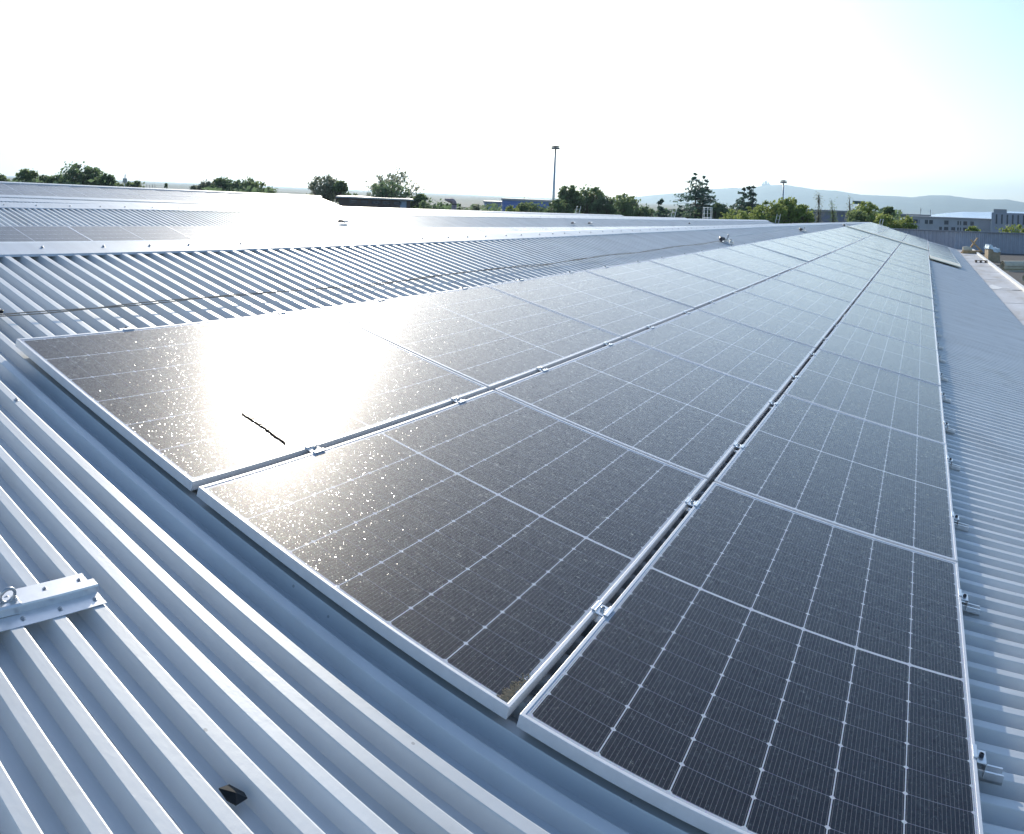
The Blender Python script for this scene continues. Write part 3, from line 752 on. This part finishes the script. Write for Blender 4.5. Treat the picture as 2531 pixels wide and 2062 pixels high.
def tree(px, top, wpx, dist, kind, label, base=None, lm=None, dens=1.0):
    TN[0] += 1; rg = random.Random(TN[0]*17+3)
    tp_ = at(px, top, dist); H_ = tp_.z-GZ; w = wpx/F*dist*(1.28 if kind in ('round', 'bush') else 1.75 if kind == 'cedar' else 1.15)
    root = empty({'round': 'leafy_tree', 'cedar': 'cedar_tree', 'bush': 'leafy_bush', 'bare': 'bare_tree', 'cone': 'conifer_tree'}[kind], (tp_.x, tp_.y, GZ))
    tag(root, label, 'tree' if kind != 'bush' else 'bush', 'trees along the skyline')
    b = MB0(); r0 = max(.12, H_*.018)*(.4 if kind == 'bare' else 1); tr = MB0()
    crown_h = {'round': min(H_*.8, w*.95), 'cedar': H_*.85, 'bush': min(H_*.9, w*.9), 'bare': H_*.6, 'cone': H_*.7}[kind]
    cz = H_-crown_h/2
    tr.tube([(0, 0, 0), (rg.uniform(-.2, .2), rg.uniform(-.2, .2), H_*.4), (rg.uniform(-.3, .3), 0, H_*(.96 if kind in ('cedar', 'cone') else .8))], [r0, r0*.7, r0*.15], 8)
    ls = max(.10, dist*.0014)
    if kind in ('round', 'bush'):
        nb = 15 if kind == 'round' else 9; clumps = []
        for k in range(nb):
            a = rg.uniform(0, 6.28); rr = w*.5*rg.uniform(.25, .68); zz = cz+crown_h*.5*rg.uniform(-.75, .66)
            lim = math.sqrt(max(.05, 1-((zz-cz)/(crown_h*.5))**2)); rr = min(rr, w*.5*lim*.8)
            clumps.append((Vector((rr*math.cos(a), rr*math.sin(a), zz)), w*rg.uniform(.15, .26)))
        clumps.append((Vector((w*rg.uniform(-.1, .1), 0, H_-w*.2)), w*.2)); clumps.append((Vector((-w*.32, 0, cz-crown_h*.12)), w*.19)); clumps.append((Vector((w*.32, 0, cz-crown_h*.1)), w*.19))
        for k in range(34 if kind == 'round' else 14):
            a = rg.uniform(0, 6.28); zz = cz+crown_h*.5*rg.uniform(-.5, .98); lim = math.sqrt(max(.02, 1-((zz-cz)/(crown_h*.5))**2))
            clumps.append((Vector((w*.5*lim*rg.uniform(.8, 1.08)*math.cos(a), w*.5*lim*rg.uniform(.8, 1.08)*math.sin(a), zz)), w*rg.uniform(.05, .10)))
        for c, r_ in clumps:
            tr.tube([(0, 0, max(H_*.3, c.z-w*.5)), tuple(c*.5+Vector((0, 0, c.z*.25+H_*.1))), tuple(c)], [r0*.5, r0*.28, r0*.1], 5)
            for q in range(int((115 if r_ > w*.12 else 34)*dens)):
                d = Vector((rg.gauss(0, 1), rg.gauss(0, 1), rg.gauss(0, .8)))*r_*.56
                leaf(b, c+d, ls*rg.uniform(.7, 1.5), rg)
    elif kind in ('cedar', 'cone'):
        nbr = 120 if kind == 'cedar' else 70
        for k in range(nbr):
            f = 1-rg.random()**.55; zz = H_*(.48+.54*f); rr = (w*.58)*min(1, (1-f)/.78)**1.05*rg.uniform(.35, 1.2)+.06
            a = rg.uniform(0, 6.28); e = Vector((rr*math.cos(a), rr*math.sin(a), zz+rr*rg.uniform(-.30, .10)))
            tr.tube([(0, 0, zz), tuple(e*.55+Vector((0, 0, zz*.45+.06*rr))), tuple(e)], [r0*.25*(1-f)+.02, .02, .01], 4)
            for q in range(int(30*dens)):
                u = rg.random()**.6; c = Vector((0, 0, zz))*(1-u)+e*u+Vector((rg.gauss(0, .09*rr+.04), rg.gauss(0, .09*rr+.04), rg.gauss(0, .05)-.25*u*rg.random()*min(1, rr)))
                leaf(b, c, ls*rg.uniform(.5, 1.3), rg)
    else:
        for k in range(26):
            a = rg.uniform(0, 6.28); z0_ = H_*rg.uniform(.45, .88); sp_ = w*.5*rg.uniform(.15, 1)*(1.15-z0_/H_); up_ = H_*rg.uniform(.06, .14)
            e = Vector((sp_*math.cos(a), sp_*math.sin(a), min(H_*.99, z0_+up_))); mid2 = Vector((e.x*.6, e.y*.6, z0_+up_*.35))
            tr.tube([(0, 0, z0_), tuple(mid2), tuple(e)], [r0*.3, .035, .015], 4)
            for q in range(int(26*dens)):
                u = rg.random(); leaf(b, mid2*(1-u)+e*u+Vector((rg.gauss(0, .22), rg.gauss(0, .22), rg.gauss(0, .3))), ls*.55, rg)
    tr.build('trunk', M_BARK, root)
    b.build('crown', lm or {'round': L_MID, 'cedar': L_CEDAR, 'bush': L_MID, 'bare': L_PALE, 'cone': L_DARK}[kind], root, normals=False)
TREES = [
 (4, 434, 26, 120, 'round', 'dark tree cut by the left edge of the photo, behind the raised roof', None),
 (30, 446, 36, 118, 'bush', 'low green bush between the left edge and the first round tree', None),
 (69, 421, 50, 112, 'round', 'round tree with a light gap low in its crown, far left skyline', L_MID),
 (108, 436, 42, 115, 'round', 'lower tree just right of the first round tree at the left', L_DARK),
 (142, 434, 44, 110, 'round', 'flat topped tree leaning on the left of the tallest left tree', L_MID),
 (196, 410, 66, 105, 'round', 'tallest and darkest tree of the left skyline', L_DARK),
 (228, 416, 44, 107, 'round', 'dark tree merging with the right side of the tallest left tree', L_DARK),
 (262, 431, 36, 104, 'round', 'small dark tree on the right end of the left clump', L_DARK),
 (293, 456, 28, 110, 'bush', 'tiny low bush just left of the thin antenna mast', None),
 (330, 449, 44, 112, 'round', 'small round tree right of the thin antenna mast', L_MID),
 (410, 454, 40, 115, 'cone', 'small pointed pair of firs standing alone on the left skyline', L_MID),
 (486, 461, 24, 120, 'round', 'tiny pale tree on the far left of the second clump', L_PALE),
 (516, 449, 42, 118, 'round', 'pale thin leaved tree left of the dark ones in the second clump', L_PALE),
 (553, 441, 46, 116, 'round', 'tallest dark tree of the second clump on the left skyline', L_DARK),
 (590, 449, 44, 114, 'round', 'dense low dark tree in the middle of the second clump', L_DARK),
 (628, 443, 52, 112, 'round', 'rounded grey green tree near the right end of the second clump', L_MID),
 (662, 466, 40, 112, 'bush', 'low bush trailing off at the right end of the second clump', L_MID),
 (802, 436, 64, 100, 'round', 'airy round tree standing alone above the sun glare', L_PALE),
 (842, 449, 26, 98, 'round', 'narrow little tree touching the right side of the airy one', L_MID),
 (862, 477, 38, 96, 'bush', 'small bush above the left end of the low dark building', L_MID),
 (978, 426, 104, 95, 'round', 'large spreading tree, biggest left of the tall lamp mast', L_PALE),
 (962, 452, 76, 90, 'round', 'dark dense lower tree in front of the large spreading tree', L_DARK),
 (1037, 482, 38, 92, 'round', 'small tree right of the large spreading tree', L_MID),
 (1068, 492, 70, 88, 'bush', 'dark hedge like bush left of the ventilation duct', L_DARK),
 (1105, 499, 14, 95, 'cone', 'tiny pointed fir seen under the duct hood', L_DARK),
 (1138, 499, 18, 95, 'cone', 'tiny pointed fir just right of the ventilation duct', L_DARK),
 (1170, 509, 56, 98, 'bush', 'pale low bush between the duct and the blue warehouses', L_PALE),
 (1270, 511, 46, 90, 'bush', 'bright green bush in front of the blue warehouse', L_LITE),
 (1302, 501, 42, 92, 'round', 'round green tree in front of the right part of the blue warehouse', L_MID),
 (1345, 503, 60, 90, 'bush', 'dark green thicket at the foot of the tall lamp mast', L_DARK),
 (1384, 495, 48, 92, 'round', 'olive green tree right of the tall lamp mast foot', L_MID),
 (1410, 461, 40, 96, 'round', 'thin upright tree, left of two taller ones beside the lamp mast', L_MID),
 (1457, 462, 60, 95, 'round', 'full crowned tree, right of two taller ones beside the lamp mast', L_MID),
 (1493, 487, 48, 93, 'round', 'dark tree filling the gap right of the full crowned one', L_DARK),
 (1540, 481, 72, 100, 'round', 'broad grey green tree where the hills begin', L_MID),
 (1592, 509, 52, 96, 'bush', 'low dark bush between the broad tree and the flat cedar', L_DARK),
 (1634, 489, 66, 98, 'cedar', 'squat dark cedar with spiky left side, left of the big cedar', None),
 (1680, 505, 44, 102, 'cedar', 'thin low cedar boughs between squat and big cedar', None),
 (1722, 426, 104, 104, 'cedar', 'biggest cedar, tall dark and ragged, left spire', None),
 (1742, 436, 60, 106, 'cedar', 'second spire close on the right of the biggest cedar', None),
 (1782, 503, 44, 100, 'round', 'low dark tree right of the biggest cedar', L_DARK),
 (1837, 460, 60, 112, 'cedar', 'left one of the two cedars before the hilltop church', None),
 (1858, 447, 54, 110, 'cedar', 'right and taller one of the two cedars before the hilltop church', None),
 (1812, 521, 66, 86, 'bush', 'bright green bush below the cedar pair, left', L_LITE),
 (1862, 512, 60, 86, 'bush', 'bright yellow green bush under the right cedar', L_LITE),
 (1905, 500, 66, 88, 'round', 'light green tree left of the second lamp mast', L_LITE),
 (1950, 492, 52, 90, 'round', 'light green tree at the foot of the second lamp mast', L_LITE),
 (1984, 508, 44, 88, 'round', 'small light green tree right of the second lamp mast', L_LITE),
 (2026, 474, 34, 95, 'bare', 'nearly bare slender tree, first right of the second lamp mast', None),
 (2061, 490, 46, 93, 'bare', 'thinly leaved low tree between two nearly bare ones', L_MID),
 (2101, 488, 28, 95, 'bare', 'nearly bare slender tree left of the dark sign board', None),
 (2142, 504, 58, 90, 'round', 'bright green tree in front of the dark sign board', L_LITE),
 (2118, 524, 44, 84, 'bush', 'low green bush under the dark sign board', L_MID),
 (2198, 513, 20, 84, 'round', 'narrow upright green tree at the right end of the tree line', L_MID),
 (2190, 531, 44, 80, 'bush', 'vivid green bush above the start of the cladding wall', L_LITE),
 (2238, 536, 42, 80, 'bush', 'vivid green bush beside the long grey office block', L_LITE),
 (2404, 561, 26, 78, 'bush', 'small green bush top showing over the cladding wall', L_LITE),
 (2508, 554, 60, 78, 'bush', 'wide green bush over the cladding wall near the right edge', L_LITE),
]
for px, top, wpx, dist, kind, label, lm in TREES:
    tree(px, top, wpx, dist, kind, label, lm=lm, dens=.75 if kind in ('round', 'bush') else 1)
# a continuous far thicket under the tree line
b = MB0(); rg = random.Random(99)
for k in range(10000):
    px = rg.choice((rg.uniform(15, 290), rg.uniform(500, 670), rg.uniform(1020, 1240), rg.uniform(1340, 2010), rg.uniform(1340, 2010), rg.uniform(2100, 2230)))
    yt = 447 if px < 300 else 466 if px < 700 else 508 if px < 1240 else 520
    D = rg.uniform(100, 118); z = GZ+(at(px, yt+7*noise.noise(Vector((px*.03, 0, 0))), D).z-GZ)*rg.random()**.5
    p = at(px, 500, D); p.z = z; leaf(b, p, .35*rg.uniform(.5, 1.3), rg)
tag(b.build('thicket', L_DARK, normals=False), 'dark unbroken undergrowth at the foot of the tree line', 'undergrowth', kind='stuff')

# ------------------------------------------------------------------ masts
def high_mast(px, ytop, ybase, dist, wpx, label):
    tp_ = at(px, ytop, dist); H_ = tp_.z-GZ; r_ = wpx/2/F*dist
    root = empty('lamp_mast', (tp_.x, tp_.y, GZ)); b = MB0(); b.tube([(0, 0, 0), (0, 0, H_*.5), (0, 0, H_-r_*.5)], [.36, .24, .13], 12); b.build('pole', M_STEEL, root)
    b = MB0(); b.lathe([(r_*.1, H_), (r_, H_-r_*.22), (r_*.95, H_-r_*.36), (r_*.3, H_-r_*.42)], n=24); b.build('crown_disc', simple('lamp_crown', (.20, .20, .20), .6), root)
    b = MB0()
    for k in range(8):
        a = k*math.pi/4; b.box((-.28, -.2, -.2), (.28, .2, .1), Matrix.Translation((r_*.55*math.cos(a), r_*.55*math.sin(a), H_-r_*.62)))
    b.build('floodlights', simple('floodlight_case', (.16, .16, .18), .5), root)
    tag(root, label, 'lamp mast', 'high lamp masts')
high_mast(1373.5, 359, 501, 150, 22, 'tallest lamp mast with a flat disc crown, standing clear against the white sky')
high_mast(1937, 445, 507, 190, 17, 'second lamp mast with a disc crown in front of the hazy hills')
def small_mast(px, ytop, dist, r_, label, box=True):
    tp_ = at(px, ytop, dist); H_ = tp_.z-GZ; root = empty('antenna_mast', (tp_.x, tp_.y, GZ)); b = MB0(); b.tube([(0, 0, 0), (0, 0, H_)], [r_*1.5, r_*.6], 6); b.build('pole', M_STEEL, root)
    if box: b = MB0(); b.box((-.18, -.18, H_-.95), (.18, .18, H_-.45)); b.build('antenna_box', M_STEEL, root)
    tag(root, label, 'mast')
small_mast(309.3, 431, 100, .10, 'thin mast with a small box, standing between left tree clumps')
for k, px in enumerate((362, 370, 377, 383)): small_mast(px, 455+k % 2, 115, .05, f'thin short rod on the left skyline, {ordw(k)} of four close together', False)
small_mast(2276, 514, 300, .18, 'left one of two small lamp posts on the overpass'); small_mast(2300, 518, 300, .18, 'right one of two small lamp posts on the overpass')

# ------------------------------------------------------------------ buildings beyond
def block(name, px0, px1, y0, y1, dist, depth, wallm, label, cat='building', zbot=None):
    """box whose long front faces the camera; returns root, local matrix helpers"""
    a, c_ = at(px0, 500, dist), at(px1, 500, dist); mid_ = (a+c_)/2; mid_.z = GZ
    wv = (c_-a); wv.z = 0; L_ = wv.length; ang = math.atan2(wv.y, wv.x)
    H_ = at((px0+px1)/2, y0, dist).z-GZ
    root = empty(name, mid_, ang); b = MB0(); b.box((-L_/2, 0, 0), (L_/2, depth, H_)); b.build('wall', wallm, root)
    tag(root, label, cat); return root, L_, H_
M_BLUE = simple('blue_cladding', (.06, .14, .42), .55, .1, .06, .3); M_BGREY = simple('grey_blue_cladding', (.28, .36, .48), .6, 0, .06, .3)
M_TRIM = simple('roof_trim', (.30, .31, .33), .6); M_WIN = simple('window_glass', (.03, .05, .08), .12, 0, .3, .5)
r1, L1, H1 = block('blue_warehouse', 1241, 1362, 497, 530, 240, 40, M_BLUE, 'large plain blue warehouse left of the tall lamp mast', 'warehouse')
b = MB0(); b.box((-L1/2-.3, -.3, H1), (L1/2+.3, 40.3, H1+.5)); b.build('roof', M_TRIM, r1)
r2, L2, H2 = block('grey_warehouse', 1197, 1240, 502, 530, 262, 30, M_BGREY, 'lower pale grey blue warehouse touching the left of the blue one', 'warehouse')
b = MB0(); b.box((-L2/2-.3, -.3, H2), (L2/2+.3, 30.3, H2+.5)); b.build('roof', M_TRIM, r2)
r3, L3, H3 = block('low_building', 838, 1014, 492, 512, 84, 12, simple('brown_facade', (.10, .075, .07), .7, 0, .25, .6), 'low dark brown building with thin flat roof right of the glare')
b = MB0(); b.box((-L3/2-.3, -.5, H3), (L3/2+.3, 12.3, H3+.14)); b.build('roof', simple('pale_roof_edge', (.45, .47, .47), .5), r3)
b = MB0(); b.box((L3/2-.95, -.04, H3-1.0), (L3/2-.35, -.005, H3-.08)); b.build('window', M_BGREY, r3)
for k in range(5): b = MB0(); b.box((-L3/2+1+k*1.05, -.04, H3-.45), (-L3/2+1.7+k*1.05, -.005, H3-.15)); b.build('window', M_WIN, r3)
r4, L4, H4 = block('grey_shed', 1992, 2125, 524, 560, 130, 20, simple('shed_wall', (.20, .21, .29), .6, 0, .1, .4), 'long grey violet shed behind the bare trees', 'shed')
b = MB0(); b.box((-L4/2-.3, -.3, H4), (L4/2+.3, 20.3, H4+.25)); b.build('roof', M_TRIM, r4)
# office block on the right
M_CONC = simple('pale_concrete', (.40, .42, .46), .8, 0, .08, .5)
r5, L5, H5 = block('office_block', 2246, 2450, 541, 575, 210, 16, M_CONC, 'long pale grey office block with dark windows above the cladding wall', 'office block')
b = MB0(); b.box((-L5/2-.2, -.25, H5), (L5/2+.2, 16.2, H5+.35)); b.build('roof', M_TRIM, r5)
rg = random.Random(5)
wx = -L5/2+.8
while wx < L5/2-1.2:
    ww = rg.choice((.9, 1.0, 1.9))
    for lv in (0, 1):
        if rg.random() < .85:
            f = MB0(); f.box((wx, -.05, H5-1.35-lv*1.5), (wx+ww, -.008, H5-.45-lv*1.5)); f = f.build('window', M_WIN if rg.random() > .12 else M_WHITE, r5)
            s2 = MB0(); s2.box((wx-.08, -.10, H5-1.43-lv*1.5), (wx+ww+.08, -.055, H5-1.35-lv*1.5)); s2.build('sill', M_TRIM, f)
    wx += ww+rg.choice((.5, .7, 1.3))
for k in range(9):
    b = MB0(); xk = -L5/2+k*L5/8; b.box((xk-.12, -.16, 0), (xk+.12, -.002, H5)); b.build('pilaster', M_CONC, r5)
r6, L6, H6 = block('tall_block', 2452, 2620, 528, 575, 205, 18, simple('mid_concrete', (.33, .35, .41), .8, 0, .1, .4), 'taller grey block joined to the right end of the office block', 'building')
for k in range(12):
    b = MB0(); xk = -L6/2+1+k*1.25; b.box((xk, -.05, H6-2.6), (xk+.35, -.006, H6-.4)); b.build('window', M_WIN, r6)
b = MB0(); b.box((-L6/2+.4, 1, H6), (-L6/2+3.4, 6, H6+.8)); b.build('roof_hut', M_TRIM, r6)
# arched shiny roof behind
b = MB0(); pts = [(2160, 541), (2215, 537), (2260, 535), (2300, 531.5), (2340, 526.5), (2380, 523.5), (2420, 524.5), (2460, 524), (2500, 522.5), (2560, 525), (2640, 532)]
fr, bk2 = [], []
for px, py in pts:
    A = at(px, py, 420); B_ = at(px, py, 470); B_.z = A.z-1; fr.append(A); bk2.append(B_)
for k in range(len(pts)-1):
    dz = Vector((0, 0, -.9)); fa, fb2 = at(pts[k][0], 500, 392), at(pts[k+1][0], 500, 392); fa.z = fr[k].z-3.2; fb2.z = fr[k+1].z-3.2
    f1 = b.face([fr[k], fr[k+1], bk2[k+1], bk2[k]]); f2 = b.face([fa, fb2, fr[k+1], fr[k]]); fc_, fd_ = fa.copy(), fb2.copy(); fc_.z = fd_.z = GZ; b.face([fc_, fd_, fb2, fa]); f1.smooth = f2.smooth = True
    for ff in range(1): pass
o = b.build('arched_hall', simple('shiny_roof_metal', (.62, .66, .68), .25, .7, .12, .06)); tag(o, 'long wavy shiny metal roof of a hall behind the office block', 'hall')
# overpass
b = MB0(); pa, pc = at(2040, 528, 300), at(2300, 531.5, 300)
wv = (pc-pa); L7 = wv.length; root = empty('overpass', (pa+pc)/2, math.atan2(wv.y, wv.x)); b.box((-L7/2, -3, -.8), (L7/2, 3, 0)); b.build('deck', simple('deck_concrete', (.10, .12, .13), .9), root)
b = MB0(); b.box((-L7/2, -3.1, 0), (L7/2, -3.0, .5)); b.build('guard_rail', M_TRIM, root)
for k in range(5): b = MB0(); xk = -L7/2+L7*(k+.5)/5; b.box((xk-.5, -1.5, GZ-((pa+pc)/2).z), (xk+.5, 1.5, -.8)); b.build('pier', M_CONC, root)
tag(root, 'dark thin road overpass between the green trees and the wavy roof', 'overpass')
# dark sign board on its mast
tp_ = at(2123, 497, 140); root = empty('sign_board', (tp_.x, tp_.y, GZ), -math.atan2(tp_.x-CAM.x, tp_.y-CAM.y)); H_ = tp_.z-GZ
b = MB0(); b.box((-.98, -.15, H_-.5), (.98, .15, H_)); b.build('panel', simple('sign_green', (.045, .085, .075), .5), root)
b = MB0(); b.tube([(0, 0, 0), (0, 0, H_-.5)], .12, 8); b.build('pole', M_STEEL, root); tag(root, 'dark green sign board on a mast above the bright green tree', 'sign')

# ------------------------------------------------------------------ haze
b = MB0(); b.box((-13500, -1900, GZ-3), (13500, 13500, 420)); o = b.build('haze', None)
m = bpy.data.materials.new('haze_air'); m.use_nodes = True; t = m.node_tree; t.nodes.clear()
pv = t.nodes.new('ShaderNodeVolumePrincipled'); out = t.nodes.new('ShaderNodeOutputMaterial')
pv.inputs['Color'].default_value = (.57, .78, 1, 1); pv.inputs['Density'].default_value = .00013; pv.inputs['Anisotropy'].default_value = .55
t.links.new(pv.outputs[0], out.inputs['Volume']); o.data.materials.append(m)
tag(o, 'pale blue morning haze over the whole scene', 'haze', kind='stuff')
